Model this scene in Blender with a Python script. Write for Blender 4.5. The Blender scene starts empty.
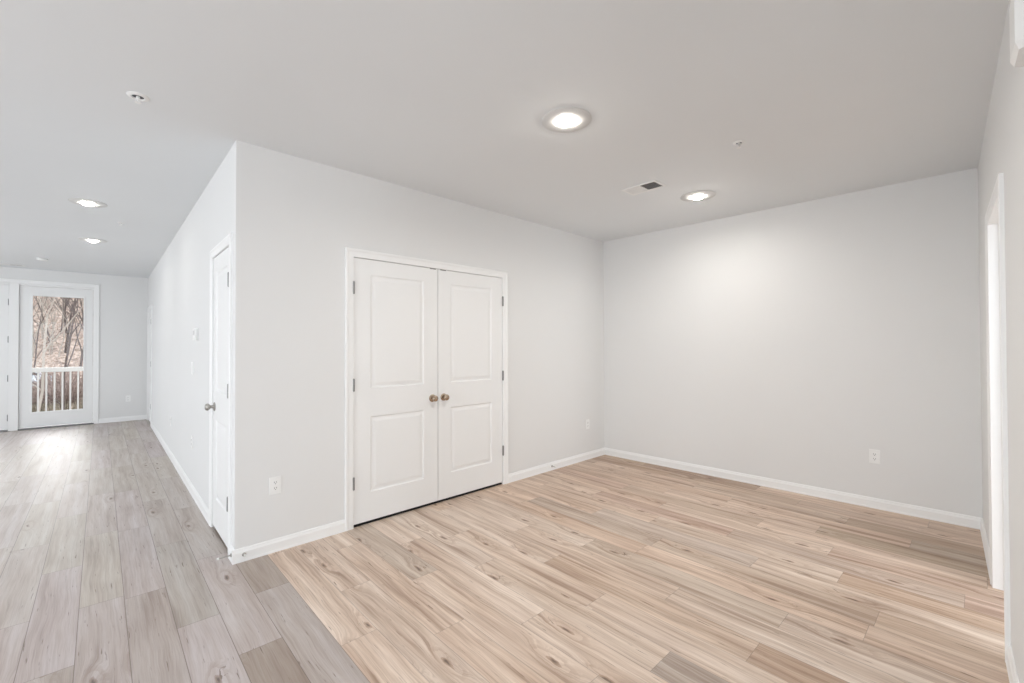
import bpy, bmesh, math, random
from mathutils import Vector, Matrix

SC = bpy.context.scene
COL = SC.collection
R = math.radians

# ------------------------------------------------------------------ camera
cam_d = bpy.data.cameras.new('camera')
cam = bpy.data.objects.new('camera', cam_d)
COL.objects.link(cam)
cam_d.sensor_width = 36.0
cam_d.lens = 440.0 / 1024.0 * 36.0
cam_d.clip_start = 0.02
cam_d.clip_end = 400
YAW, PIT, ROLL = R(43.1), R(0.62), R(-0.17)
F = Vector((math.sin(YAW) * math.cos(PIT), math.cos(YAW) * math.cos(PIT), math.sin(PIT)))
RT = Vector((math.cos(YAW), -math.sin(YAW), 0))
UP = RT.cross(F)
c_, s_ = math.cos(ROLL), math.sin(ROLL)
RT2 = RT * c_ + UP * s_
UP2 = UP * c_ - RT * s_
m = Matrix((RT2, UP2, -F)).transposed().to_4x4()
m.translation = Vector((0, 0, 1.4))
cam.matrix_world = m
SC.camera = cam

# ------------------------------------------------------------------ view
vs = SC.view_settings
vs.view_transform = 'Standard'
vs.look = 'None'
vs.gamma = 1.0
vs.use_curve_mapping = False
vs.exposure = 0.21

# ------------------------------------------------------------------ world: overcast sky
world = bpy.data.worlds.new('overcast_sky')
SC.world = world
world.use_nodes = True
bg = world.node_tree.nodes['Background']
bg.inputs[0].default_value = (0.86, 0.93, 1.0, 1)
bg.inputs[1].default_value = 2.1


def sun(name, direction, strength, angle, color):
    d = bpy.data.lights.new(name, 'SUN')
    d.energy = strength
    d.angle = R(angle)
    d.color = color
    o = bpy.data.objects.new(name, d)
    COL.objects.link(o)
    o.rotation_euler = Vector(direction).to_track_quat('-Z', 'Y').to_euler()
    return o


sun('hazy_sun', (-0.12, -1.0, -0.42), 1.7, 36, (1.0, 0.98, 0.95))


def area(name, loc, direction, sx, sy, power, color=(1, 1, 1), spread=180):
    d = bpy.data.lights.new(name, 'AREA')
    d.shape = 'RECTANGLE'
    d.size = sx
    d.size_y = sy
    d.energy = power
    d.color = color
    d.spread = R(spread)
    o = bpy.data.objects.new(name, d)
    COL.objects.link(o)
    o.location = loc
    o.rotation_euler = Vector(direction).to_track_quat('-Z', 'Y').to_euler()
    return o


DAY = (0.93, 0.965, 1.0)
# fill lights added at unseen openings: left, behind the camera, beyond the doorway
for yy, pw in ((1.5, 88), (4.9, 4), (8.2, 56)):
    area('window_daylight', (-4.32, yy, 1.5), (1, 0, 0), 2.2, 2.0, pw, DAY)
area('window_daylight', (-1.8, -4.12, 1.5), (0, 1, 0), 3.4, 2.0, 68, DAY)
area('window_daylight', (2.9, -2.68, 1.4), (0, 1, 0), 1.6, 1.6, 72, DAY)

# ------------------------------------------------------------------ materials
def nt(name):
    m = bpy.data.materials.new(name)
    m.use_nodes = True
    t = m.node_tree
    return m, t, t.nodes['Principled BSDF']


def paint(name, col, rough=0.6, bump=0.02, scale=180, spec=0.35, var=0.012):
    m, t, b = nt(name)
    tc = t.nodes.new('ShaderNodeTexCoord')
    n = t.nodes.new('ShaderNodeTexNoise')
    n.inputs['Scale'].default_value = scale
    n.inputs['Detail'].default_value = 3
    t.links.new(tc.outputs['Object'], n.inputs['Vector'])
    bp = t.nodes.new('ShaderNodeBump')
    bp.inputs['Strength'].default_value = bump
    bp.inputs['Distance'].default_value = 0.002
    t.links.new(n.outputs['Fac'], bp.inputs['Height'])
    t.links.new(bp.outputs['Normal'], b.inputs['Normal'])
    n2 = t.nodes.new('ShaderNodeTexNoise')
    n2.inputs['Scale'].default_value = 1.6
    t.links.new(tc.outputs['Object'], n2.inputs['Vector'])
    mx = t.nodes.new('ShaderNodeMix')
    mx.data_type = 'RGBA'
    mx.inputs['A'].default_value = (*[c * (1 - var) for c in col], 1)
    mx.inputs['B'].default_value = (*[min(1, c * (1 + var)) for c in col], 1)
    t.links.new(n2.outputs['Fac'], mx.inputs['Factor'])
    t.links.new(mx.outputs['Result'], b.inputs['Base Color'])
    b.inputs['Roughness'].default_value = rough
    b.inputs['Specular IOR Level'].default_value = spec
    return m


def plain(name, col, rough=0.5, metal=0.0, spec=0.5, var=0.06, scale=60):
    m = paint(name, col, rough, 0.01, scale, spec, var)
    m.node_tree.nodes['Principled BSDF'].inputs['Metallic'].default_value = metal
    return m


M = {}
M['wall'] = paint('wall_paint_light_grey', (0.768, 0.767, 0.762), 0.75)
M['ceiling'] = paint('ceiling_paint', (0.80, 0.818, 0.83), 0.9)
M['trim'] = paint('trim_paint_white', (0.87, 0.87, 0.865), 0.38, 0.008)
M['door'] = paint('door_paint_white', (0.85, 0.85, 0.845), 0.42, 0.012)
M['plate'] = plain('white_plastic', (0.87, 0.87, 0.86), 0.35, var=0.01)
M['grey_plastic'] = plain('light_grey_plastic', (0.62, 0.62, 0.62), 0.4, var=0.01)
M['ring'] = plain('lamp_trim_off_white', (0.70, 0.70, 0.69), 0.5, var=0.01)
M['carpet'] = plain('black_closet_carpet', (0.012, 0.012, 0.013), 0.95)  # shade of the gap under the closet doors, put in as colour
M['slot'] = plain('dark_slot', (0.05, 0.05, 0.05), 0.7)
M['vent_dark'] = plain('vent_inside', (0.10, 0.10, 0.11), 0.8)
M['nickel'] = plain('satin_nickel', (0.42, 0.40, 0.37), 0.32, 0.9)
M['bronze'] = plain('antique_brass', (0.42, 0.33, 0.25), 0.24, 0.9)
M['hinge'] = plain('hinge_metal', (0.26, 0.255, 0.25), 0.45, 0.6)
M['rubber'] = plain('white_rubber', (0.78, 0.78, 0.76), 0.6)
M['aluminium'] = plain('threshold_aluminium', (0.22, 0.22, 0.22), 0.5, 0.4)
M['railing'] = plain('railing_paint', (0.66, 0.63, 0.60), 0.5)
M['deck'] = plain('deck_boards', (0.34, 0.31, 0.29), 0.7)
M['bark'] = plain('tree_bark', (0.12, 0.09, 0.08), 0.9, var=0.35, scale=12)
M['bark_pale'] = plain('pale_tree_bark', (0.42, 0.36, 0.31), 0.9, var=0.2, scale=12)
M['car_paint'] = plain('white_car_paint', (0.82, 0.85, 0.90), 0.25)
M['car_glass'] = plain('dark_car_glass', (0.03, 0.035, 0.04), 0.1)
M['asphalt'] = plain('asphalt', (0.42, 0.43, 0.46), 0.85, scale=8)


def mat_glass():
    m, t, b = nt('clear_window_glass')
    t.nodes.remove(b)
    tr = t.nodes.new('ShaderNodeBsdfTransparent')
    tr.inputs[0].default_value = (0.97, 0.98, 0.98, 1)
    gl = t.nodes.new('ShaderNodeBsdfGlossy')
    gl.inputs['Roughness'].default_value = 0.02
    fr = t.nodes.new('ShaderNodeFresnel')
    fr.inputs[0].default_value = 1.3
    mx = t.nodes.new('ShaderNodeMixShader')
    t.links.new(fr.outputs[0], mx.inputs[0])
    t.links.new(tr.outputs[0], mx.inputs[1])
    t.links.new(gl.outputs[0], mx.inputs[2])
    t.links.new(mx.outputs[0], t.nodes['Material Output'].inputs[0])
    return m


M['glass'] = mat_glass()


def mat_lens(name='glowing_lamp_lens', strength=120.0):
    m, t, b = nt(name)
    b.inputs['Base Color'].default_value = (0.9, 0.9, 0.88, 1)
    b.inputs['Emission Color'].default_value = (1.0, 0.95, 0.86, 1)
    b.inputs['Emission Strength'].default_value = strength
    return m


M['lens'] = mat_lens()
M['lens_dim'] = mat_lens('glowing_hall_lamp_lens', 35.0)


def mat_brush(name, cols, scale, stretch):
    m, t, b = nt(name)
    tc = t.nodes.new('ShaderNodeTexCoord')
    mp = t.nodes.new('ShaderNodeMapping')
    mp.inputs['Scale'].default_value = stretch
    t.links.new(tc.outputs['Object'], mp.inputs['Vector'])
    n = t.nodes.new('ShaderNodeTexNoise')
    n.inputs['Scale'].default_value = scale
    n.inputs['Detail'].default_value = 8
    n.inputs['Roughness'].default_value = 0.75
    n.inputs['Distortion'].default_value = 0.6
    t.links.new(mp.outputs[0], n.inputs['Vector'])
    r = t.nodes.new('ShaderNodeValToRGB')
    e = r.color_ramp.elements
    e[0].position = 0.34
    e[0].color = (*cols[0], 1)
    e[1].position = 0.66
    e[1].color = (*cols[-1], 1)
    k = e.new(0.5)
    k.color = (*cols[1], 1)
    t.links.new(n.outputs['Fac'], r.inputs[0])
    t.links.new(r.outputs[0], b.inputs['Base Color'])
    b.inputs['Roughness'].default_value = 0.95
    b.inputs['Specular IOR Level'].default_value = 0.1
    return m


M['hill'] = mat_brush('winter_brush_slope', [(0.07, 0.045, 0.04), (0.42, 0.31, 0.25), (0.82, 0.66, 0.56)], 2.2, (1, 1, 0.55))
M['grass'] = mat_brush('dry_grass', [(0.08, 0.065, 0.045), (0.24, 0.20, 0.15), (0.50, 0.40, 0.31)], 2.0, (1, 1, 1))
M['shrub'] = mat_brush('bare_shrub', [(0.15, 0.10, 0.09), (0.33, 0.25, 0.22), (0.6, 0.48, 0.42)], 6.0, (1, 1, 1))


def mat_floor():
    m, t, b = nt('wood_plank_floor')
    N, L = t.nodes, t.links
    uv = N.new('ShaderNodeUVMap'); uv.uv_map = 'plank'          # x = metres across the plank, y = metres along it
    at = N.new('ShaderNodeAttribute'); at.attribute_name = 'tint'
    sd = N.new('ShaderNodeAttribute'); sd.attribute_name = 'seed'
    sep = N.new('ShaderNodeSeparateXYZ'); L.new(uv.outputs[0], sep.inputs[0])
    W = 0.181

    def math_(op, a, b_=None, c=None):
        n = N.new('ShaderNodeMath'); n.operation = op
        for i, v in enumerate((a, b_, c)):
            if v is None: continue
            if isinstance(v, (int, float)): n.inputs[i].default_value = v
            else: L.new(v, n.inputs[i])
        return n.outputs[0]

    def ramp(v, stops):
        r = N.new('ShaderNodeValToRGB')
        e = r.color_ramp.elements
        e[0].position, e[0].color = stops[0][0], (*stops[0][1], 1)
        e[1].position, e[1].color = stops[-1][0], (*stops[-1][1], 1)
        for p, c in stops[1:-1]:
            k = e.new(p); k.color = (*c, 1)
        L.new(v, r.inputs[0]); return r.outputs[0]

    def mix(a, b_, f, mode='MIX'):
        n = N.new('ShaderNodeMix'); n.data_type = 'RGBA'; n.blend_type = mode
        for key, v in (('A', a), ('B', b_), ('Factor', f)):
            if isinstance(v, (int, float)): n.inputs[key].default_value = v
            elif isinstance(v, tuple): n.inputs[key].default_value = (*v, 1)
            else: L.new(v, n.inputs[key])
        return n.outputs['Result']

    x, y, s = sep.outputs[0], sep.outputs[1], sd.outputs['Fac']
    sf = N.new('ShaderNodeAttribute'); sf.attribute_name = 'soft'; soft = sf.outputs['Fac']
    so = math_('MULTIPLY', s, 37.0)
    # knots: sparse cells, stretched along the grain
    kc = N.new('ShaderNodeCombineXYZ')
    L.new(math_('ADD', math_('MULTIPLY', x, 6.5), so), kc.inputs[0])
    L.new(math_('MULTIPLY', y, 1.9), kc.inputs[1])
    L.new(so, kc.inputs[2])
    vo = N.new('ShaderNodeTexVoronoi'); vo.voronoi_dimensions = '2D'; vo.inputs['Scale'].default_value = 1.0
    kn = N.new('ShaderNodeTexNoise'); kn.inputs['Scale'].default_value = 1.0; kn.inputs['Detail'].default_value = 3
    kcn = N.new('ShaderNodeCombineXYZ')
    L.new(math_('MULTIPLY', x, 38.0), kcn.inputs[0]); L.new(math_('MULTIPLY', y, 15.0), kcn.inputs[1]); L.new(so, kcn.inputs[2])
    L.new(kcn.outputs[0], kn.inputs['Vector'])
    kv = N.new('ShaderNodeVectorMath'); kv.operation = 'MULTIPLY_ADD'
    L.new(kn.outputs['Color'], kv.inputs[0]); kv.inputs[1].default_value = (0.16, 0.16, 0)
    L.new(kc.outputs[0], kv.inputs[2])
    L.new(kv.outputs[0], vo.inputs['Vector'])
    # which cells really carry a knot
    sepc = N.new('ShaderNodeSeparateColor'); L.new(vo.outputs['Color'], sepc.inputs[0])
    has = math_('GREATER_THAN', sepc.outputs[0], math_('ADD', 0.60, math_('MULTIPLY', soft, 0.22)))
    vd = vo.outputs['Distance']
    near = N.new('ShaderNodeMapRange'); near.inputs['From Min'].default_value = 0.0; near.inputs['From Max'].default_value = 0.50
    near.inputs['To Min'].default_value = 1.0; near.inputs['To Max'].default_value = 0.0
    near.interpolation_type = 'SMOOTHERSTEP'
    L.new(vd, near.inputs['Value'])
    swirl = math_('MULTIPLY', near.outputs[0], has)
    # warped grain coordinate
    wn = N.new('ShaderNodeTexNoise'); wn.inputs['Scale'].default_value = 1.0; wn.inputs['Detail'].default_value = 2
    wc = N.new('ShaderNodeCombineXYZ')
    L.new(math_('MULTIPLY', x, 5.0), wc.inputs[0]); L.new(math_('MULTIPLY', y, 2.2), wc.inputs[1]); L.new(so, wc.inputs[2])
    L.new(wc.outputs[0], wn.inputs['Vector'])
    wx = math_('ADD', x, math_('MULTIPLY', math_('SUBTRACT', wn.outputs['Fac'], 0.5), 0.040))
    wx = math_('ADD', wx, math_('MULTIPLY', swirl, 0.045))

    def grain(sx, sy, detail, off):
        n = N.new('ShaderNodeTexNoise'); n.inputs['Scale'].default_value = 1.0
        n.inputs['Detail'].default_value = detail; n.inputs['Roughness'].default_value = 0.62
        c = N.new('ShaderNodeCombineXYZ')
        L.new(math_('MULTIPLY', wx, sx), c.inputs[0]); L.new(math_('MULTIPLY', y, sy), c.inputs[1])
        L.new(math_('ADD', so, off), c.inputs[2])
        L.new(c.outputs[0], n.inputs['Vector']); return n.outputs['Fac']

    broad = grain(22, 0.9, 3, 0.0)
    mid = grain(110, 1.5, 5, 5.0)
    fine = grain(300, 6.0, 3, 9.0)
    pore = grain(110, 5.5, 2, 13.0)
    blot = grain(7, 1.5, 2, 21.0)
    base = ramp(broad, [(0.29, (0.38, 0.275, 0.21)), (0.43, (0.59, 0.475, 0.39)), (0.66, (0.76, 0.665, 0.585))])
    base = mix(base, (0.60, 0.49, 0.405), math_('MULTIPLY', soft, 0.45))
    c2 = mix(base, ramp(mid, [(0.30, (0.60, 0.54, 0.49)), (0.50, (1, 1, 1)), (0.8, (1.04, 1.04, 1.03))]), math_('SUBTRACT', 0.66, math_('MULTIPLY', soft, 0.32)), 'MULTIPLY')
    c3 = mix(c2, ramp(fine, [(0.3, (0.80, 0.77, 0.74)), (0.55, (1, 1, 1))]), 0.7, 'MULTIPLY')
    c3 = mix(c3, ramp(blot, [(0.33, (0.86, 0.83, 0.82)), (0.55, (1, 1, 1))]), 0.75, 'MULTIPLY')
    # dark cracks along the grain
    c4 = mix(c3, (0.20, 0.135, 0.09), math_('MULTIPLY', ramp(pore, [(0.28, (1, 1, 1)), (0.32, (0, 0, 0))]), 0.85))
    # swirling rings round a knot and its dark core
    ring = math_('SINE', math_('MULTIPLY', vd, 34.0))
    ringm = math_('MULTIPLY', math_('MULTIPLY', math_('GREATER_THAN', ring, 0.2), math_('POWER', swirl, 1.8)), 0.60)
    c5 = mix(c4, (0.36, 0.235, 0.16), ringm)
    core = N.new('ShaderNodeMapRange'); core.inputs['From Min'].default_value = 0.020; core.inputs['From Max'].default_value = 0.070
    core.inputs['To Min'].default_value = 1.0; core.inputs['To Max'].default_value = 0.0
    L.new(vd, core.inputs['Value'])
    c6 = mix(c5, (0.13, 0.085, 0.06), math_('MULTIPLY', math_('MULTIPLY', core.outputs[0], has), 0.85))
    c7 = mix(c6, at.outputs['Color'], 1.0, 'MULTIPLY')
    # bevelled joints
    uvq = N.new('ShaderNodeUVMap'); uvq.uv_map = 'edge'
    se = N.new('ShaderNodeSeparateXYZ'); L.new(uvq.outputs[0], se.inputs[0])
    def edge(v, wid):
        d = math_('MINIMUM', v, math_('SUBTRACT', 1.0, v))
        return math_('LESS_THAN', d, wid)
    gap = math_('MAXIMUM', edge(se.outputs[0], 0.0016 / W), edge(se.outputs[1], 0.0014 / 1.22))
    c8 = mix(c7, (0.14, 0.105, 0.085), math_('MULTIPLY', gap, math_('ADD', 0.40, math_('MULTIPLY', soft, 0.3))))
    L.new(c8, b.inputs['Base Color'])
    rr = N.new('ShaderNodeMapRange'); rr.inputs['To Min'].default_value = 0.36; rr.inputs['To Max'].default_value = 0.50
    L.new(mid, rr.inputs['Value']); L.new(rr.outputs[0], b.inputs['Roughness'])
    b.inputs['Specular IOR Level'].default_value = 0.5
    bp = N.new('ShaderNodeBump'); bp.inputs['Strength'].default_value = 0.12; bp.inputs['Distance'].default_value = 0.001
    L.new(fine, bp.inputs['Height']); L.new(bp.outputs[0], b.inputs['Normal'])
    return m


M['floor'] = mat_floor()

# ------------------------------------------------------------------ mesh helpers
def box(bm, x0, y0, z0, x1, y1, z1, bev=0.0):
    x0, x1 = sorted((x0, x1)); y0, y1 = sorted((y0, y1)); z0, z1 = sorted((z0, z1))
    v = [bm.verts.new((x, y, z)) for z in (z0, z1) for y in (y0, y1) for x in (x0, x1)]
    fs = [bm.faces.new([v[i] for i in q]) for q in ((0, 2, 3, 1), (4, 5, 7, 6), (0, 1, 5, 4), (2, 6, 7, 3), (0, 4, 6, 2), (1, 3, 7, 5))]
    if bev:
        es = list({e for f in fs for e in f.edges})
        bmesh.ops.bevel(bm, geom=es, offset=bev, segments=2, affect='EDGES', profile=0.5)


def lathe(bm, prof, axis='Z', seg=28, origin=(0, 0, 0)):
    """prof = [(radius, height)...] revolved about an axis through origin"""
    rings = []
    o = Vector(origin)
    for r, h in prof:
        ring = []
        n = 1 if r < 1e-6 else seg
        for i in range(n):
            a = 2 * math.pi * i / seg
            if axis == 'Z': p = Vector((r * math.cos(a), r * math.sin(a), h))
            elif axis == 'Y': p = Vector((r * math.cos(a), h, r * math.sin(a)))
            else: p = Vector((h, r * math.cos(a), r * math.sin(a)))
            ring.append(bm.verts.new(o + p))
        rings.append(ring)
    for a, b in zip(rings, rings[1:]):
        if len(a) == 1 and len(b) == 1: continue
        for i in range(seg):
            j = (i + 1) % seg
            if len(a) == 1: q = [a[0], b[j], b[i]]
            elif len(b) == 1: q = [a[i], a[j], b[0]]
            else: q = [a[i], a[j], b[j], b[i]]
            bm.faces.new(q)
    bmesh.ops.recalc_face_normals(bm, faces=bm.faces)


def tube(bm, pts, rads, seg=7):
    rings = []
    for i, p in enumerate(pts):
        p = Vector(p)
        d = (Vector(pts[min(i + 1, len(pts) - 1)]) - Vector(pts[max(i - 1, 0)])).normalized()
        a = d.orthogonal().normalized(); b_ = d.cross(a)
        rings.append([bm.verts.new(p + (a * math.cos(2 * math.pi * k / seg) + b_ * math.sin(2 * math.pi * k / seg)) * rads[i]) for k in range(seg)])
    for r0, r1 in zip(rings, rings[1:]):
        for k in range(seg):
            bm.faces.new([r0[k], r0[(k + 1) % seg], r1[(k + 1) % seg], r1[k]])
    bm.faces.new(rings[0][::-1]); bm.faces.new(rings[-1])


def prism(bm, prof, axis_pts):
    """extrude a closed 2-D profile: axis_pts = list of functions mapping (a, b) to a 3-D point"""
    loops = [[bm.verts.new(f(a, b)) for a, b in prof] for f in axis_pts]
    n = len(prof)
    for l0, l1 in zip(loops, loops[1:]):
        for i in range(n):
            bm.faces.new([l0[i], l0[(i + 1) % n], l1[(i + 1) % n], l1[i]])
    bm.faces.new(loops[0][::-1]); bm.faces.new(loops[-1])
    bmesh.ops.recalc_face_normals(bm, faces=bm.faces)


def obj(name, bm, mat, parent=None, loc=(0, 0, 0), rz=0.0, smooth=False):
    me = bpy.data.meshes.new(name)
    if smooth:
        for f in bm.faces: f.smooth = True
    bm.to_mesh(me); bm.free()
    me.materials.append(mat)
    if smooth:
        try: me.set_sharp_from_angle(angle=R(40))
        except Exception: pass
    o = bpy.data.objects.new(name, me)
    COL.objects.link(o)
    o.location = loc; o.rotation_euler = (0, 0, rz)
    if parent: o.parent = parent
    return o


def B(): return bmesh.new()


def tag(o, label, cat, group=None):
    o['label'] = label; o['category'] = cat
    if group: o['group'] = group
    return o


def thing(name, label, cat, loc=(0, 0, 0), rz=0.0, group=None):
    o = bpy.data.objects.new(name, None)
    o.empty_display_size = 0.1
    COL.objects.link(o)
    o.location = loc; o.rotation_euler = (0, 0, rz)
    return tag(o, label, cat, group)


def structure(o):
    o['kind'] = 'structure'; return o


def dup(src, loc, rz=None, label=None):
    r = src.copy(); COL.objects.link(r); r.location = loc
    if rz is not None: r.rotation_euler = (0, 0, rz)
    if label: r['label'] = label
    for ch in list(src.children):
        c = ch.copy(); COL.objects.link(c); c.parent = r
        for g in list(ch.children):
            d = g.copy(); COL.objects.link(d); d.parent = c
    return r


# ------------------------------------------------------------------ room plan (metres)
H = 2.755
P1 = Vector((0.643, 3.322)); P2 = Vector((4.770, 3.352)); P3 = Vector((4.890, 0.010))
PF = Vector((0.678, 11.13)); PL = Vector((-4.25, 11.25)); PR = Vector((0.643, -0.168))
TH = 0.115


class Wall:
    """a wall seen from the room: u runs left to right, local -y points into the room"""
    def __init__(s, a, b):
        s.a, s.b = a, b
        d = b - a; s.len = d.length; s.rz = math.atan2(d.y, d.x)
        s.d = d.normalized(); s.n = Vector((s.d.y, -s.d.x))          # n: into the room

    def at(s, u, z=0.0, out=0.0):
        p = s.a + s.d * u + s.n * out
        return (p.x, p.y, z)

    def build(s, name, openings=(), ext0=0.0, ext1=0.0, th=TH, z1=H):
        bm = B()
        us = sorted({-ext0, s.len + ext1, *[o[0] for o in openings], *[o[1] for o in openings]})
        for u0, u1 in zip(us, us[1:]):
            mid = (u0 + u1) / 2
            zs = [(0, z1)]
            for a, b, c, d in openings:
                if a < mid < b:
                    zs = ([(0, c)] if c > 0 else []) + [(d, z1)]
            for z0, zz in zs: box(bm, u0, 0, z0, u1, th, zz)
        return structure(obj(name, bm, M['wall'], None, (s.a.x, s.a.y, 0), s.rz))


wF, wH, wC, wB, wR = Wall(PL, PF), Wall(PF, P1), Wall(P1, P2), Wall(P2, P3), Wall(P3, PR)
Lf = wH.len
FO = (Vector((-1.21, 11.19)) - PL).length          # offset of the far-wall measuring origin


def fu(v): return FO + v


# openings (u0, u1, z0, z1)
CL = (0.783, 2.351, 0.0, 2.100)                    # closet
SD = (Lf - 0.792, Lf - 0.156, 0.0, 2.100)          # side door in the hall wall
ED = (Lf - 7.66, Lf - 6.80, 0.0, 2.100)            # door at the far end of the hall wall
PD = (fu(-0.93), fu(1.135), 0.0, 2.50)             # patio doors
RD = (1.125, 1.915, 0.0, 2.100)                    # doorway in the right wall

wF.build('wall_far', [PD], ext0=TH)
wH.build('wall_hall', [ED, SD], ext0=TH, ext1=-TH)
wC.build('wall_closet', [CL], ext0=0, ext1=TH)
wB.build('wall_back', [], ext0=0, ext1=TH)
wR.build('wall_right', [RD], ext0=0)
# unseen walls that close the rest of the floor
Wl = Wall(Vector((-4.25, -4.05)), Vector((-4.25, 11.25)))
WO = [(y + 4.05 - 1.1, y + 4.05 + 1.1, 0.5, 2.5) for y in (1.5, 4.9, 8.2)]
Wl.build('wall_left', WO)
Wr = Wall(Vector((0.643, -4.05)), Vector((-4.25, -4.05)))
Wr.build('wall_rear', [(0.75, 4.15, 0.5, 2.5)], ext0=TH, ext1=TH)
Ws = Wall(Vector((0.643, -0.30)), Vector((0.643, -4.05)))
Ws.build('wall_side')
We = Wall(Vector((5.02, 11.3)), Vector((5.02, 3.47)))
We.build('wall_east')
Wn = Wall(Vector((0.80, 11.14)), Vector((5.02, 11.14)))
Wn.build('wall_north')
Wa = Wall(Vector((5.1, -0.12)), Vector((5.1, -2.55))); Wa.build('wall_bath')
Wb = Wall(Vector((5.1, -2.55)), Vector((0.80, -2.55))); Wb.build('wall_bath_rear', [(1.4, 3.0, 0.6, 2.2)])


def frame_for(w, name, o, depth=TH, with_stop=True):
    """jamb lining + casing round an opening, one structure object each; returns casing"""
    u0, u1, z0, z1 = o
    cw, ct = 0.066, 0.017
    # casing profile (across, out): moulded, thicker at the outer edge
    prof = [(0, 0), (0, 0.009), (0.006, 0.012), (0.040, 0.0135), (0.050, 0.0175), (0.060, 0.0175), (cw, 0.014), (cw, 0)]
    bm = B()
    def pt(u, out, z): return Vector((u, -out, z))
    r = 0.004
    a0, a1, zt = u0 + r - 0.0, u1 - r, z1 - r
    prism(bm, prof, [lambda a, b: pt(a0 - a, b, 0), lambda a, b: pt(a0 - a, b, zt + a),
                     lambda a, b: pt(a1 + a, b, zt + a), lambda a, b: pt(a1 + a, b, 0)])
    cas = structure(obj(name, bm, M['trim'], None, (w.a.x, w.a.y, 0), w.rz))
    bm = B()
    j = 0.018
    jd = depth
    box(bm, u0, 0.0, 0, u0 + 0.0 + j * 0.2, jd, z1)
    box(bm, u1 - j * 0.2, 0.0, 0, u1, jd, z1)
    box(bm, u0 + j * .2, 0.0, z1 - j * 0.2, u1 - j * .2, jd, z1)
    if with_stop:
        s0 = 0.045; s1 = 0.08; st = 0.013
        box(bm, u0 + j * .2, s0, 0, u0 + st, s1, z1 - j * 0.2)
        box(bm, u1 - st, s0, 0, u1 - j * .2, s1, z1 - j * 0.2)
        box(bm, u0 + st, s0, z1 - st, u1 - st, s1, z1 - j * 0.2)
    obj('jamb', bm, M['trim'], cas)
    return cas


def baseboard(w, name, spans, h=0.088, t=0.013):
    bm = B()
    prof = [(0, 0), (t + 0.003, 0), (t + 0.003, 0.010), (t, 0.016), (t, h - 0.026), (t - 0.005, h - 0.014), (t - 0.006, h - 0.006), (0.003, h), (0, h)]
    for u0, u1 in spans:
        prism(bm, prof, [lambda a, b: Vector((u0, -a, b)), lambda a, b: Vector((u1, -a, b))])
    return structure(obj(name, bm, M['trim'], None, (w.a.x, w.a.y, 0), w.rz))


cs = 0.062
frame_for(wC, 'trim_1', CL, with_stop=False)
frame_for(wH, 'trim_2', SD, with_stop=False)
frame_for(wH, 'trim_3', ED, with_stop=False)
frame_for(wR, 'trim_4', RD)
frame_for(wF, 'trim_5', PD, depth=0.15, with_stop=False)
T_ = 0.016
baseboard(wC, 'baseboard_closet', [(-T_, CL[0] - cs), (CL[1] + cs, wC.len - 0.0)])
baseboard(wB, 'baseboard_back', [(0, wB.len)])
baseboard(wH, 'baseboard_hall', [(0, ED[0] - cs), (ED[1] + cs, SD[0] - cs), (SD[1] + cs, wH.len)])
baseboard(wR, 'baseboard_right', [(0, RD[0] - cs), (RD[1] + cs, wR.len)])
baseboard(wF, 'baseboard_far', [(0, PD[0] - cs), (PD[1] + cs, wF.len)])

# ------------------------------------------------------------------ floor: laid planks
PWD, PLN, X0 = 0.181, 1.22, 0.105
rng = random.Random(11)
JO = {-3: 3.349, -2: 2.75, -1: 2.10, 0: 3.27, 1: 2.75, 2: 2.32, 3: 2.832, 4: 2.064, 5: 1.30, 6: 1.832, 7: 2.348, 8: 1.60, 9: 0.99, 10: 0.25,
      11: 0.73, 12: 1.21, 13: 0.706, 14: 1.62, 15: 0.383, 16: 1.02, 17: 0.60, 18: 0.08, 19: 0.719, 20: 2.434, 21: 0.868, 22: 0.358, 23: 0.75, 24: 1.133, 25: 0.3}
GREY, TAN, BROWN, PINK, PALE, DARK = (0.84, 0.87, 0.90), (1.0, 0.93, 0.86), (0.84, 0.74, 0.66), (1.0, 0.90, 0.86), (1.08, 1.07, 1.06), (0.72, 0.70, 0.67)
FIX = {(9, -1): (0.80, 0.81, 0.83), (11, -1): (0.86, 0.76, 0.68), (13, -1): PALE, (13, 0): (0.93, 0.90, 0.86), (15, -1): TAN, (15, 0): (0.90, 0.84, 0.78), (17, -1): (0.90, 0.80, 0.71), (17, 0): (0.98, 0.94, 0.90), (18, -1): PINK, (18, 0): (0.84, 0.78, 0.74),
       (19, -1): (0.88, 0.78, 0.72), (19, 0): (0.95, 0.89, 0.84), (21, -1): (0.76, 0.70, 0.62), (22, -1): (0.74, 0.71, 0.66), (20, -1): (0.92, 0.86, 0.80), (20, 0): (0.88, 0.76, 0.70),
       (24, 1): (0.78, 0.66, 0.56), (24, 0): (0.88, 0.80, 0.72), (23, 0): (0.92, 0.86, 0.80), (25, 1): (0.74, 0.64, 0.56), (25, 2): (0.8, 0.7, 0.6), (18, 1): (0.90, 0.79, 0.74),
       (23, -1): (0.78, 0.70, 0.62), (11, 0): TAN, (7, 0): (0.90, 0.89, 0.87), (9, 0): (1.02, .98, .94), (9, 1): PALE, (15, 1): (0.86, 0.83, 0.8), (16, 0): (0.93, 0.92, 0.92),
       (16, -1): (1.02, 0.98, 0.94), (12, -1): PALE}
bm = B()
uvl = bm.loops.layers.uv.new('plank'); uve = bm.loops.layers.uv.new('edge')
cl = bm.loops.layers.float_color.new('tint'); sl = bm.loops.layers.float_color.new('seed'); sfl = bm.loops.layers.float_color.new('soft')
FX0, FX1, FY0, FY1 = -4.36, 5.21, -4.16, 11.36
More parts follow.
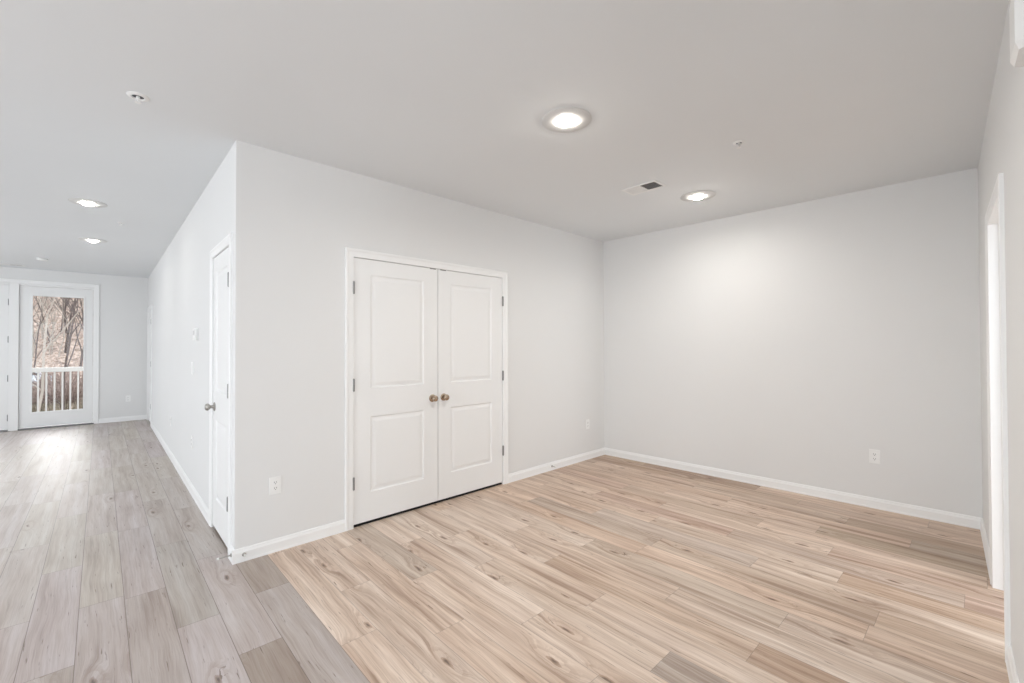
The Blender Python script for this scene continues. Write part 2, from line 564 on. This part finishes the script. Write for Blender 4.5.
for row in range(-26, 30):
    xa, xb = X0 + PWD * row, X0 + PWD * (row + 1)
    ca, cb = max(xa, FX0), min(xb, FX1)
    if cb <= ca + 1e-4: continue
    jo = JO.get(row, rng.uniform(0, PLN))
    for k in range(-6, 12):
        ya, yb = jo + PLN * k, jo + PLN * (k + 1)
        da, db = max(ya, FY0), min(yb, FY1)
        if db <= da + 1e-4: continue
        v = rng.uniform(0.98, 1.09); w_ = rng.uniform(-0.03, 0.03)
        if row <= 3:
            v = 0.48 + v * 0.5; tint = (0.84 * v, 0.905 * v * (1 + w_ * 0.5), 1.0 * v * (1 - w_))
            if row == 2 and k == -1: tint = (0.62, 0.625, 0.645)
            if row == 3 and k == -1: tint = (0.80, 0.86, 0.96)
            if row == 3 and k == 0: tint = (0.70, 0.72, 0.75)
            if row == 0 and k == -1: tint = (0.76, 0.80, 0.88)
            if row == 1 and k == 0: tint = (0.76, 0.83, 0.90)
        else:
            tint = FIX.get((row, k), (1.02 * v * (1 + w_ * 0.6), 0.985 * v, 0.955 * v * (1 - w_ * 0.6)))
            if row >= 14 and (row, k) not in FIX: tint = tuple(c * q for c, q in zip(tint, (0.94, 0.89, 0.85)))
        sd = rng.random()
        q = [(ca, da), (cb, da), (cb, db), (ca, db)]
        f = bm.faces.new([bm.verts.new((x, y, 0)) for x, y in q])
        for lp, (x, y) in zip(f.loops, q):
            lp[uvl].uv = (x - xa, y - ya + sd * 11.0)
            lp[uve].uv = ((x - xa) / PWD, (y - ya) / PLN)
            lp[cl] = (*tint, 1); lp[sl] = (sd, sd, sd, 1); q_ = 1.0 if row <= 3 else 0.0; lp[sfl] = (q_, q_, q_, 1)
structure(obj('floor', bm, M['floor']))
# slab under the planks
bm = B(); box(bm, FX0, FY0, -0.2, FX1, FY1, -0.004)
structure(obj('trim_6', bm, M['asphalt']))

# near-black sheet on the closet floor, painting in the shade under the doors
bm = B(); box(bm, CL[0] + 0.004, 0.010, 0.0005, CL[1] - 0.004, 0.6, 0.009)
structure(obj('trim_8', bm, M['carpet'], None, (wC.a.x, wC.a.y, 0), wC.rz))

# ------------------------------------------------------------------ ceiling
bm = B(); box(bm, FX0, FY0, H, FX1, FY1, H + 0.2)
structure(obj('ceiling', bm, M['ceiling']))

# ------------------------------------------------------------------ panelled doors
def leaf_bm(w, h, t, stile, rails, prof=((0.0, 0.0), (0.010, 0.0070), (0.022, 0.0070), (0.044, 0.0025)), s2=None):
    """moulded two-panel leaf. local x 0..w, front at y=0 facing -y, back y=t.
    rails = [(z0, z1), ...] of the panels"""
    bm = B()
    s2 = stile if s2 is None else s2
    xs = [0, stile, w - s2, w]
    zs = [0]
    for a, b in rails: zs += [a, b]
    zs.append(h)
    def q(a, b, c, d): bm.faces.new([bm.verts.new(p) for p in (a, b, c, d)])
    for i in range(3):
        for j in range(len(zs) - 1):
            x0, x1, z0, z1 = xs[i], xs[i + 1], zs[j], zs[j + 1]
            if i == 1 and j % 2 == 1:
                loops = []
                for ins, dep in prof:
                    loops.append([(x0 + ins, dep, z0 + ins), (x1 - ins, dep, z0 + ins), (x1 - ins, dep, z1 - ins), (x0 + ins, dep, z1 - ins)])
                for l0, l1 in zip(loops, loops[1:]):
                    for k in range(4): q(l0[k], l0[(k + 1) % 4], l1[(k + 1) % 4], l1[k])
                q(*loops[-1])
            else:
                q((x0, 0, z0), (x1, 0, z0), (x1, 0, z1), (x0, 0, z1))
    q((0, t, 0), (0, t, h), (w, t, h), (w, t, 0))
    q((0, 0, 0), (0, 0, h), (0, t, h), (0, t, 0)); q((w, 0, 0), (w, t, 0), (w, t, h), (w, 0, h))
    q((0, 0, h), (w, 0, h), (w, t, h), (0, t, h)); q((0, 0, 0), (0, t, 0), (w, t, 0), (w, 0, 0))
    bmesh.ops.remove_doubles(bm, verts=bm.verts, dist=1e-5)
    bmesh.ops.recalc_face_normals(bm, faces=bm.faces)
    return bm


def hinge_bm(hh=0.092):
    bm = B()
    lathe(bm, [(0, -hh / 2 - 0.006), (0.005, -hh / 2 - 0.004), (0.0092, -hh / 2), (0.0092, hh / 2), (0.004, hh / 2 + 0.004), (0, hh / 2 + 0.006)], 'Z', 12, (0, -0.009, 0))
    box(bm, -0.0015, -0.006, -hh / 2, 0.0015, 0.03, hh / 2)
    return bm


def knob_bm(r=0.027):
    """round knob with rosette, pointing along -y from y=0"""
    bm = B()
    lathe(bm, [(0, 0), (0.033, 0), (0.033, -0.004), (0.029, -0.008), (0.014, -0.010), (0.011, -0.020), (0.012, -0.028), (0.020, -0.033),
               (r, -0.042), (r, -0.052), (0.022, -0.060), (0.012, -0.064), (0, -0.065)], 'Y', 28)
    return bm


LZ, LH = 0.024, 2.069            # bottom of leaf, leaf height
RAILS = [(0.224, 0.822), (1.045, 1.950)]


def leaf_door(w, name, u0, u1, hinge_left, knobmat, knob_u, s1, s2, hinge=True, ydeep=0.0):
    p = w.at(u0, LZ, -ydeep)
    r = bpy.data.objects.new(name, None); r.empty_display_size = 0.1
    COL.objects.link(r); r.location = p; r.rotation_euler = (0, 0, w.rz)
    structure(r)
    W_ = u1 - u0
    obj('leaf', leaf_bm(W_, LH, 0.035, s1, RAILS, s2=s2), M['door'], r)
    if hinge:
        hx = -0.003 if hinge_left else W_ + 0.003
        for z in (1.858, 1.103, 0.343):
            obj('hinge', hinge_bm(), M['hinge'], r, (hx, 0, z - LZ))
    if knobmat: obj('door_knob', knob_bm(), knobmat, r, (knob_u - u0, 0, 0.943 - LZ), 0, True)
    return r


d1 = leaf_door(wC, 'door_1', 0.790, 1.5635, True, M['bronze'], 1.507, 0.138, 0.142)
d2 = leaf_door(wC, 'door_2', 1.5695, 2.344, False, M['bronze'], 1.627, 0.134, 0.142)
d3 = leaf_door(wH, 'door_3', SD[0] + 0.007, SD[1] - 0.007, False, M['nickel'], SD[0] + 0.072, 0.118, 0.118)
d4 = leaf_door(wH, 'door_4', ED[0] + 0.007, ED[1] - 0.007, False, None, ED[0] + 0.072, 0.13, 0.13)
# ball catches at the closet head
for o, x in ((d1, 0.725), (d2, 0.055)):
    bm = B(); box(bm, x - 0.030, -0.0015, LH - 0.006, x + 0.030, 0.02, LH + 0.004, 0.0008)
    obj('ball_catch', bm, M['hinge'], o)

# ------------------------------------------------------------------ patio doors in the far wall
def patio():
    dep = 0.0
    r = bpy.data.objects.new('door_5', None); COL.objects.link(r); r.empty_display_size = .1
    r.location = wF.at(fu(0), 0, 0); r.rotation_euler = (0, 0, wF.rz); structure(r)
    # frame: mullion between the two leaves, jambs and head
    bm = B()
    box(bm, 0.086, -0.012, 0.0, 0.200, 0.11, 2.495, 0.003)
    box(bm, 1.112, 0.012, 0.0, 1.131, 0.11, 2.495)
    box(bm, 0.200, 0.012, 2.462, 1.112, 0.11, 2.495)
    box(bm, -0.926, 0.012, 2.470, 0.086, 0.11, 2.495)
    box(bm, -0.926, 0.012, 0.0, -0.905, 0.11, 2.470)
    obj('door_frame', bm, M['trim'], r)
    bm = B(); box(bm, -0.926, -0.035, 0.0, 0.086, 0.12, 0.022, 0.004); box(bm, 0.200, -0.035, 0.0, 1.131, 0.12, 0.022, 0.004)
    obj('threshold', bm, M['aluminium'], r)

    def glazed(x0, x1, g0, g1, zt):
        zb, gz0, gz1, t0, t1 = 0.032, 0.285, 2.300, 0.022, 0.066
        bm = B()
        box(bm, x0, t0, zb, g0, t1, zt); box(bm, g1, t0, zb, x1, t1, zt)
        box(bm, g0, t0, zb, g1, t1, gz0); box(bm, g0, t0, gz1, g1, t1, zt)
        lf = obj('glazed_leaf', bm, M['door'], r)
        bm = B(); b = 0.022
        for y0, y1 in ((t0 - 0.008, t0 + 0.008),):
            box(bm, g0 - b, y0, gz0 - b, g0 + 0.004, y1, gz1 + b, 0.003); box(bm, g1 - 0.004, y0, gz0 - b, g1 + b, y1, gz1 + b, 0.003)
            box(bm, g0 + .004, y0, gz0 - b, g1 - .004, y1, gz0 + 0.004, 0.003); box(bm, g0 + .004, y0, gz1 - 0.004, g1 - .004, y1, gz1 + b, 0.003)
        obj('glazing_bead', bm, M['trim'], lf)
        bm = B(); v = [bm.verts.new(p) for p in ((g0, 0.044, gz0), (g1, 0.044, gz0), (g1, 0.044, gz1), (g0, 0.044, gz1))]; bm.faces.new(v)
        obj('glass_pane', bm, M['glass'], lf)
        return lf
    glazed(0.204, 1.108, 0.352, 0.990, 2.458)
    lf = glazed(-0.902, 0.080, -0.752, -0.070, 2.466)
    for z in (2.17, 1.54, 0.885, 0.222):
        bm = hinge_bm(0.10)
        obj('hinge', bm, M['hinge'], r, (0.083, 0.014, z))
    obj('door_knob', knob_bm(0.026), M['nickel'], r, (-0.83, 0.022, 1.0), 0, True)


patio()

# window frames for the unseen window openings (living room side)
n = 0
for w, ops in ((Wl, WO), (Wr, [(0.75, 4.15, 0.5, 2.5)]), (Wb, [(1.4, 3.0, 0.6, 2.2)])):
    for (a, b, c, d) in ops:
        n += 1
        bm = B(); t = 0.05
        box(bm, a, 0.02, c, a + t, 0.08, d); box(bm, b - t, 0.02, c, b, 0.08, d)
        box(bm, a + t, 0.02, c, b - t, 0.08, c + t); box(bm, a + t, 0.02, d - t, b - t, 0.08, d)
        box(bm, (a + b) / 2 - 0.02, 0.03, c + t, (a + b) / 2 + 0.02, 0.07, d - t)
        structure(obj('window_%d' % n, bm, M['trim'], None, (w.a.x, w.a.y, 0), w.rz))

# ------------------------------------------------------------------ wall plates
def plate_bm(w, h, t=0.006):
    bm = B(); box(bm, -w / 2, -t, -h / 2, w / 2, 0, h / 2, 0.0022); return bm


def outlet(w, u, z, label, wd=0.074, ht=0.118, group=None):
    t = thing('electrical_outlet', label, 'outlet', w.at(u, z), w.rz, group)
    obj('cover_plate', plate_bm(wd, ht), M['plate'], t)
    for s in (1, -1):
        bm = B()
        # rounded receptacle face
        box(bm, -0.0165, -0.0085, s * 0.0195 - 0.014, 0.0165, -0.0055, s * 0.0195 + 0.014, 0.001)
        rc = obj('receptacle', bm, M['plate'], t)
        bm = B()
        box(bm, -0.0085, -0.0090, s * 0.0195 - 0.002, -0.0060, -0.0083, s * 0.0195 + 0.0075)
        box(bm, 0.0060, -0.0090, s * 0.0195 - 0.002, 0.0085, -0.0083, s * 0.0195 + 0.0075)
        box(bm, -0.0025, -0.0090, s * 0.0195 - 0.0105, 0.0025, -0.0083, s * 0.0195 - 0.0055)
        obj('socket_slots', bm, M['slot'], rc)
    return t


outlet(wC, 0.238, 0.452, 'white duplex outlet low on the closet wall, left of the double doors')
outlet(wC, 3.765, 0.432, 'white outlet low on the closet wall, between the double doors and the corner')
outlet(wB, 2.712, 0.443, 'white outlet low on the blank back wall, toward its right end')
outlet(wH, Lf - 1.865, 0.490, 'white outlet low on the hall wall, below the light switches')
outlet(wH, Lf - 3.71, 0.466, 'white outlet low on the hall wall, the one farther down the hall')
outlet(wF, fu(1.602), 0.425, 'white outlet on the far wall, right of the glazed patio door')

# light switch plate with two rockers
t = thing('light_switch', 'white two-gang light switch plate on the hall wall beyond the side door', 'light switch', wH.at(Lf - 1.87, 1.198), wH.rz)
obj('cover_plate', plate_bm(0.118, 0.118), M['plate'], t)
for s in (-1, 1):
    bm = B(); box(bm, s * 0.023 - 0.0165, -0.0095, -0.033, s * 0.023 + 0.0165, -0.005, 0.033, 0.0012)
    obj('rocker', bm, M['plate'], t)
# thermostat
t = thing('thermostat', 'small white thermostat on the hall wall above the light switches', 'thermostat', wH.at(Lf - 1.60, 1.518), wH.rz)
bm = B(); box(bm, -0.066, -0.006, -0.062, 0.066, 0, 0.062, 0.002); obj('back_plate', bm, M['plate'], t)
bm = B(); box(bm, -0.058, -0.028, -0.054, 0.058, -0.006, 0.054, 0.005); obj('housing', bm, M['plate'], t)
bm = B(); box(bm, -0.036, -0.0295, -0.008, 0.036, -0.0275, 0.034, 0.0008); obj('display', bm, M['grey_plastic'], t)

# ------------------------------------------------------------------ door stops on the baseboards
def door_stop(w, u, label, out, rz_extra=0.0, length=0.075):
    p = w.at(u, 0.046, out)
    t = thing('door_stop', label, 'door stop', p, w.rz + rz_extra)
    bm = B(); lathe(bm, [(0, 0), (0.012, 0), (0.012, -0.004), (0.006, -0.007), (0, -0.007)], 'Y', 16); obj('mount', bm, M['nickel'], t)
    bm = B()
    prof = [(0, -0.006)]
    k = 0
    yy = -0.006
    while yy > -length:
        prof.append((0.0050 if k % 2 == 0 else 0.0038, yy)); yy -= 0.0025; k += 1
    prof.append((0, yy))
    lathe(bm, prof, 'Y', 12); obj('spring', bm, M['nickel'], t)
    bm = B(); lathe(bm, [(0, -length + 0.002), (0.0065, -length + 0.002), (0.0075, -length - 0.006), (0.006, -length - 0.011), (0, -length - 0.012)], 'Y', 16)
    obj('rubber_tip', bm, M['rubber'], t)


door_stop(wC, 0.050, 'short spring door stop on the closet baseboard, beside the hall corner', 0.013, 0.0, 0.020)
door_stop(wC, 3.085, 'spring door stop on the baseboard right of the closet doors', 0.013, 0.0, 0.05)
door_stop(wH, Lf - 0.030, 'spring door stop sticking out into the hall at the wall corner', 0.013, 0.0, 0.070)

# ------------------------------------------------------------------ recessed lights
def downlight(x, y, label, power, group='recessed ceiling lights', r=0.148):
    t = thing('recessed_light', label, 'ceiling light', (x, y, H), 0, group)
    bm = B(); lathe(bm, [(r, 0.0), (r, -0.003), (r - 0.010, -0.007), (0.066, -0.009), (0.056, -0.008), (0.052, 0.0)], 'Z', 40)
    obj('trim_ring', bm, M['ring'], t, smooth=True)
    bm = B(); lathe(bm, [(0.050, -0.004), (0.049, -0.014), (0.040, -0.022), (0.022, -0.028), (0, -0.029)], 'Z', 32)
    obj('lens', bm, M['lens'] if power > 3 else M['lens_dim'], t, smooth=True)
    d = bpy.data.lights.new('recessed_lamp', 'AREA'); d.shape = 'DISK'; d.size = 0.13; d.energy = power; d.color = (1.0, 0.97, 0.925); d.spread = R(166)
    o = bpy.data.objects.new('recessed_lamp', d); COL.objects.link(o); o.location = (x, y, H - 0.036)
    return t


LP = 13
downlight(2.035, 1.690, 'recessed ceiling light nearest the camera, in front of the closet doors', LP)
downlight(3.940, 1.745, 'recessed ceiling light near the back wall, beside the air vent', 7)
downlight(-0.090, 5.70, 'first recessed ceiling light down the hall, the nearer of the hall pair', 1.2, r=0.135)
downlight(-0.075, 7.65, 'second recessed ceiling light down the hall, the farther of the hall pair', 1.2, r=0.135)

# ------------------------------------------------------------------ sprinklers / detectors on the ceiling
def sprinkler(x, y, r, label):
    t = thing('fire_sprinkler', label, 'sprinkler', (x, y, H), 0)
    bm = B(); lathe(bm, [(r, 0.0), (r, -0.002), (r - 0.005, -0.006), (r * 0.62, -0.008), (r * 0.55, -0.002), (r * 0.52, 0)], 'Z', 32)
    obj('escutcheon', bm, M['plate'], t, smooth=True)
    bm = B(); lathe(bm, [(r * 0.54, -0.001), (0, -0.001)], 'Z', 24); obj('cup', bm, M['vent_dark'], t)
    bm = B(); lathe(bm, [(0.008, 0), (0.008, -0.014), (0.004, -0.018), (0.004, -0.030), (0.0, -0.031)], 'Z', 12)
    for s in (-1, 1):
        tube(bm, [(s * 0.007, 0, -0.010), (s * 0.013, 0, -0.020), (s * 0.004, 0, -0.033)], [0.0022] * 3, 6)
    obj('sprinkler_frame', bm, M['plate'], t)
    bm = B(); lathe(bm, [(0, -0.032), (0.013, -0.033), (0.015, -0.035), (0, -0.036)], 'Z', 16)
    obj('deflector', bm, M['plate'], t)


sprinkler(3.105, 1.096, 0.036, 'small white fire sprinkler on the ceiling, right of the air vent')
sprinkler(0.142, 3.10, 0.048, 'white fire sprinkler on the hall ceiling, beside the wall corner')
sprinkler(0.158, 6.38, 0.030, 'tiny fire sprinkler on the hall ceiling between the two hall lights')
t = thing('smoke_detector', 'flat white smoke detector on the far hall ceiling near the patio doors', 'smoke detector', (-0.65, 9.74, H))
bm = B(); lathe(bm, [(0.065, 0), (0.065, -0.012), (0.058, -0.026), (0.035, -0.034), (0, -0.035)], 'Z', 28); obj('housing', bm, M['plate'], t, smooth=True)
bm = B(); lathe(bm, [(0.0665, -0.008), (0.0665, -0.014), (0.061, -0.014)], 'Z', 28); obj('vent_slot', bm, M['grey_plastic'], t)


# ------------------------------------------------------------------ ceiling air registers
def register(x, y, rz, lx, ly, label, split=True):
    """frame lx by ly, louvres run along the short side; half shows open slots, half shows its blades"""
    t = thing('air_vent', label, 'air vent', (x, y, H), rz)
    f = 0.022
    bm = B()
    z0, z1 = -0.007, 0.0
    box(bm, -lx / 2, -ly / 2, z0, lx / 2, -ly / 2 + f, z1, 0.002); box(bm, -lx / 2, ly / 2 - f, z0, lx / 2, ly / 2, z1, 0.002)
    box(bm, -lx / 2, -ly / 2 + f, z0, -lx / 2 + f, ly / 2 - f, z1, 0.002); box(bm, lx / 2 - f, -ly / 2 + f, z0, lx / 2, ly / 2 - f, z1, 0.002)
    box(bm, -0.005, -ly / 2 + f, z0, 0.005, ly / 2 - f, z1)
    obj('frame', bm, M['plate'], t)
    bm = B(); box(bm, -lx / 2 + f, -ly / 2 + f, -0.0012, lx / 2 - f, ly / 2 - f, -0.0002); obj('duct_backing', bm, M['vent_dark'], t)
    for s in (-1, 1):
        n = 9
        L0 = lx / 2 - f - 0.005
        for i in range(n):
            cx = s * (0.005 + L0 * (i + 0.5) / n)
            bm = B()
            tl = s * 0.0052
            v = []
            for (dx, z) in ((-tl, -0.0015), (tl, -0.0072), (tl + 0.0012, -0.0066), (-tl + 0.0012, -0.0012)):
                for yy in (-ly / 2 + f, ly / 2 - f): v.append(bm.verts.new((cx + dx, yy, z)))
            for a in range(4):
                b_ = (a + 1) % 4
                bm.faces.new([v[a * 2], v[a * 2 + 1], v[b_ * 2 + 1], v[b_ * 2]])
            bm.faces.new([v[0], v[2], v[4], v[6]]); bm.faces.new([v[7], v[5], v[3], v[1]])
            bmesh.ops.recalc_face_normals(bm, faces=bm.faces)
            obj('louvre', bm, M['plate'], t)
    return t


VENT = register(3.390, 1.967, R(90), 0.32, 0.19, 'white rectangular air vent on the ceiling between the two room lights')
register(-1.08, 10.80, 0, 0.33, 0.15, 'white air vent on the ceiling just in front of the patio door wall')

# ------------------------------------------------------------------ door chime box high on the right wall
uR = P3.x - 1.875
t = thing('door_chime', 'white box door chime high on the right wall, at the top right edge', 'door chime', wR.at(uR, 2.21), wR.rz)
bm = B(); box(bm, -0.070, -0.006, 0.0, 0.070, 0.0, 0.185, 0.002); obj('back_plate', bm, M['plate'], t)
bm = B()
prof = [(-0.074, -0.005), (-0.074, -0.036), (-0.062, -0.050), (0.062, -0.050), (0.074, -0.036), (0.074, -0.005)]
prism(bm, prof, [lambda a, b: Vector((a * 0.86, b * 0.85, -0.006)), lambda a, b: Vector((a, b, 0.014)), lambda a, b: Vector((a, b, 0.172)), lambda a, b: Vector((a * 0.86, b * 0.85, 0.191))])
obj('cover', bm, M['plate'], t)

# ------------------------------------------------------------------ outside: balcony, railing, winter woodland
bm = B()
for i in range(14):
    box(bm, -3.2, 11.42 + i * 0.118, -0.10, 1.6, 11.42 + i * 0.118 + 0.110, -0.06)
tag(obj('balcony_deck', bm, M['deck']), 'weathered plank balcony deck outside the patio doors', 'deck')
RY = 12.95
t = thing('balcony_railing', 'white balcony railing with thin upright balusters seen through the patio door', 'railing', (0, RY, -0.06))
bm = B(); box(bm, -3.2, -0.032, 0.965, 1.6, 0.032, 1.055, 0.006); obj('top_rail', bm, M['railing'], t)
bm = B(); box(bm, -3.2, -0.02, 0.09, 1.6, 0.02, 0.14, 0.004); obj('bottom_rail', bm, M['railing'], t)
for i in range(-22, 15):
    bm = B(); x = -0.678 + 0.1145 * i
    if not -3.15 < x < 1.55: continue
    box(bm, x - 0.013, -0.013, 0.14, x + 0.013, 0.013, 0.965); obj('baluster', bm, M['railing'], t)
for x in (-3.2, 1.6):
    bm = B(); box(bm, x - 0.05, -0.05, 0.0, x + 0.05, 0.05, 1.12, 0.006); obj('post', bm, M['railing'], t)

# ground and slope
rg = random.Random(3)


def ground_z(x, y):
    return -2.6 + (max(0.0, min(y, 118) - 75) * 0.42)


def patch(name, mat, y0, y1, ny, rough):
    bm = B(); nx = 50; vs_ = {}
    for i in range(nx + 1):
        for j in range(ny + 1):
            x = -60 + 90 * i / nx; y = y0 + (y1 - y0) * j / ny
            e = 0 if j in (0, ny) else rough
            vs_[i, j] = bm.verts.new((x, y, ground_z(x, y) + rg.uniform(-e, e)))
    for i in range(nx):
        for j in range(ny):
            bm.faces.new([vs_[i, j], vs_[i + 1, j], vs_[i + 1, j + 1], vs_[i, j + 1]])
    return structure(obj(name, bm, mat, smooth=True))


patch('ground', M['grass'], 13.2, 75.0, 30, 0.03)
patch('hillside', M['hill'], 75.0, 120.0, 24, 0.5)
bm = B(); box(bm, -60, 64.0, -2.66, 30, 72.5, -2.50)
structure(obj('trim_7', bm, M['asphalt']))
# grass verge in front of the road (blades nobody could count)
bm = B()
for i in range(5000):
    y = rg.uniform(36, 63); x = rg.uniform(-0.13, 0.03) * y; h_ = rg.uniform(0.2, 0.7); a = rg.uniform(0, 6.28); w_ = 0.06
    dx, dy = math.cos(a) * w_, math.sin(a) * w_
    lx, ly = rg.uniform(-.15, .15), rg.uniform(-.15, .15)
    v = [bm.verts.new(p) for p in ((x - dx, y - dy, -2.65), (x + dx, y + dy, -2.65), (x + lx, y + ly, -2.6 + h_))]
    bm.faces.new(v)
o = tag(obj('dry_grass', bm, M['grass']), 'dry winter grass on the verge below the balcony', 'grass'); o['kind'] = 'stuff'


def tree(x, y, hgt, rad, seed, mat, label, lean=(0, 0), spread=0.55, group=None, depth=4, zb=None):
    rr = random.Random(seed)
    bm_t = B(); bm_b = B()
    zb = ground_z(x, y) - 0.3 if zb is None else zb
    def grow(bm, p, d, length, r, lvl):
        n = 4
        pts, rads = [p], [r]
        for i in range(n):
            d = (d + Vector((rr.uniform(-1, 1), rr.uniform(-1, 1), rr.uniform(-0.4, 0.8))) * 0.13).normalized()
            p = p + d * (length / n)
            pts.append(p); rads.append(r * (1 - 0.42 * (i + 1) / n))
        tube(bm, [tuple(q) for q in pts], rads, 6 if lvl < 2 else 4)
        if lvl >= depth: return
        for k in range(3 if lvl else 5):
            idx = rr.choice([2, 3, 4]) if lvl else min(4, 1 + k)
            ax = Vector((rr.uniform(-1, 1), rr.uniform(-1, 1), rr.uniform(0.0, 0.9))).normalized()
            nd = (d * (1 - spread) + ax * spread * 1.25).normalized()
            grow(bm_b, pts[idx], nd, length * rr.uniform(0.55, 0.78), rads[idx] * 0.62, lvl + 1)
    t = thing('bare_tree', label, 'tree', (x, y, zb), 0, group)
    grow(bm_t, Vector((0, 0, 0)), Vector((lean[0], lean[1], 1)).normalized(), hgt * 0.5, rad, 0)
    obj('trunk', bm_t, mat, t); obj('branches', bm_b, mat, t)
    return t


tree(-1.66, 22.0, 10.5, 0.05, 5, M['bark_pale'], 'pale leafless tree with forked branches nearest the balcony, seen through the patio glass', lean=(0.0, 0), spread=0.5, depth=5, zb=-2.7)
tree(-1.2, 30.0, 12.0, 0.06, 8, M['bark'], 'dark leafless tree standing just behind the pale forked tree', lean=(0.02, 0))
k = 0
for i in range(46):
    y = 74.5 + 26 * rg.random()
    x = -0.047 * y + rg.uniform(-0.10, 0.10) * y
    tree(x, y, rg.uniform(11, 17), rg.uniform(0.07, 0.15), 100 + i, M['bark_pale'] if i % 2 == 0 else M['bark'],
         'leafless winter trees on the wooded slope beyond the road', group='woodland trees', depth=3, spread=0.5)
# low shrubs by the road edge
for i, (x, y, s) in enumerate([(-1.55, 42.0, 2.0), (-2.35, 48.0, 1.7), (-2.9, 43.0, 1.2), (-1.2, 52.0, 2.3), (-3.3, 58.0, 1.6)]):
    bm = B()
    rr = random.Random(50 + i)
    for j in range(150):
        a = rr.uniform(0, 6.28); e = rr.uniform(0.3, 1.4); L_ = s * rr.uniform(0.7, 1.5)
        d = Vector((math.cos(a) * math.cos(e), math.sin(a) * math.cos(e), math.sin(e)))
        p0 = Vector((rr.uniform(-.2, .2), rr.uniform(-.2, .2), 0)); p1 = p0 + d * L_ * 0.6; p2 = p1 + (d + Vector((rr.uniform(-.5, .5), rr.uniform(-.5, .5), .2))).normalized() * L_ * .5
        tube(bm, [tuple(p0), tuple(p1), tuple(p2)], [0.03, 0.02, 0.01], 4)
    tag(obj('bare_shrub', bm, M['shrub'], None, (x, y, -2.62)), 'twiggy leafless shrubs on the verge behind the railing', 'shrub', 'verge shrubs')


# white parked car on the road
def car(x, y, z, label):
    t = thing('car', label, 'car', (x, y, z))
    prof = [(-2.2, 0.30), (-2.25, 0.75), (-2.1, 0.95), (-1.5, 1.02), (-0.9, 1.42), (0.7, 1.45), (1.4, 1.02), (2.1, 0.90), (2.25, 0.6), (2.2, 0.30)]
    bm = B()
    prism(bm, prof, [lambda a, b: Vector((a, -0.85, b)), lambda a, b: Vector((a, 0.85, b))])
    bmesh.ops.bevel(bm, geom=list(bm.edges), offset=0.05, segments=2, affect='EDGES')
    body = obj('body', bm, M['car_paint'], t)
    bm = B()
    g = [(-1.35, 1.03), (-0.85, 1.36), (0.65, 1.38), (1.2, 1.03)]
    prism(bm, g, [lambda a, b: Vector((a, -0.865, b)), lambda a, b: Vector((a, -0.84, b))])
    obj('side_window', bm, M['car_glass'], t)
    for wx in (-1.4, 1.4):
        for wy in (-0.78, 0.78):
            bm = B(); lathe(bm, [(0, -0.10), (0.20, -0.10), (0.33, -0.09), (0.34, 0), (0.33, 0.09), (0, 0.10)], 'Y', 24, (wx, wy, 0.34))
            obj('wheel', bm, M['slot'], t)


car(-5.75, 68.5, -2.50, 'white car parked on the road behind the balcony railing')
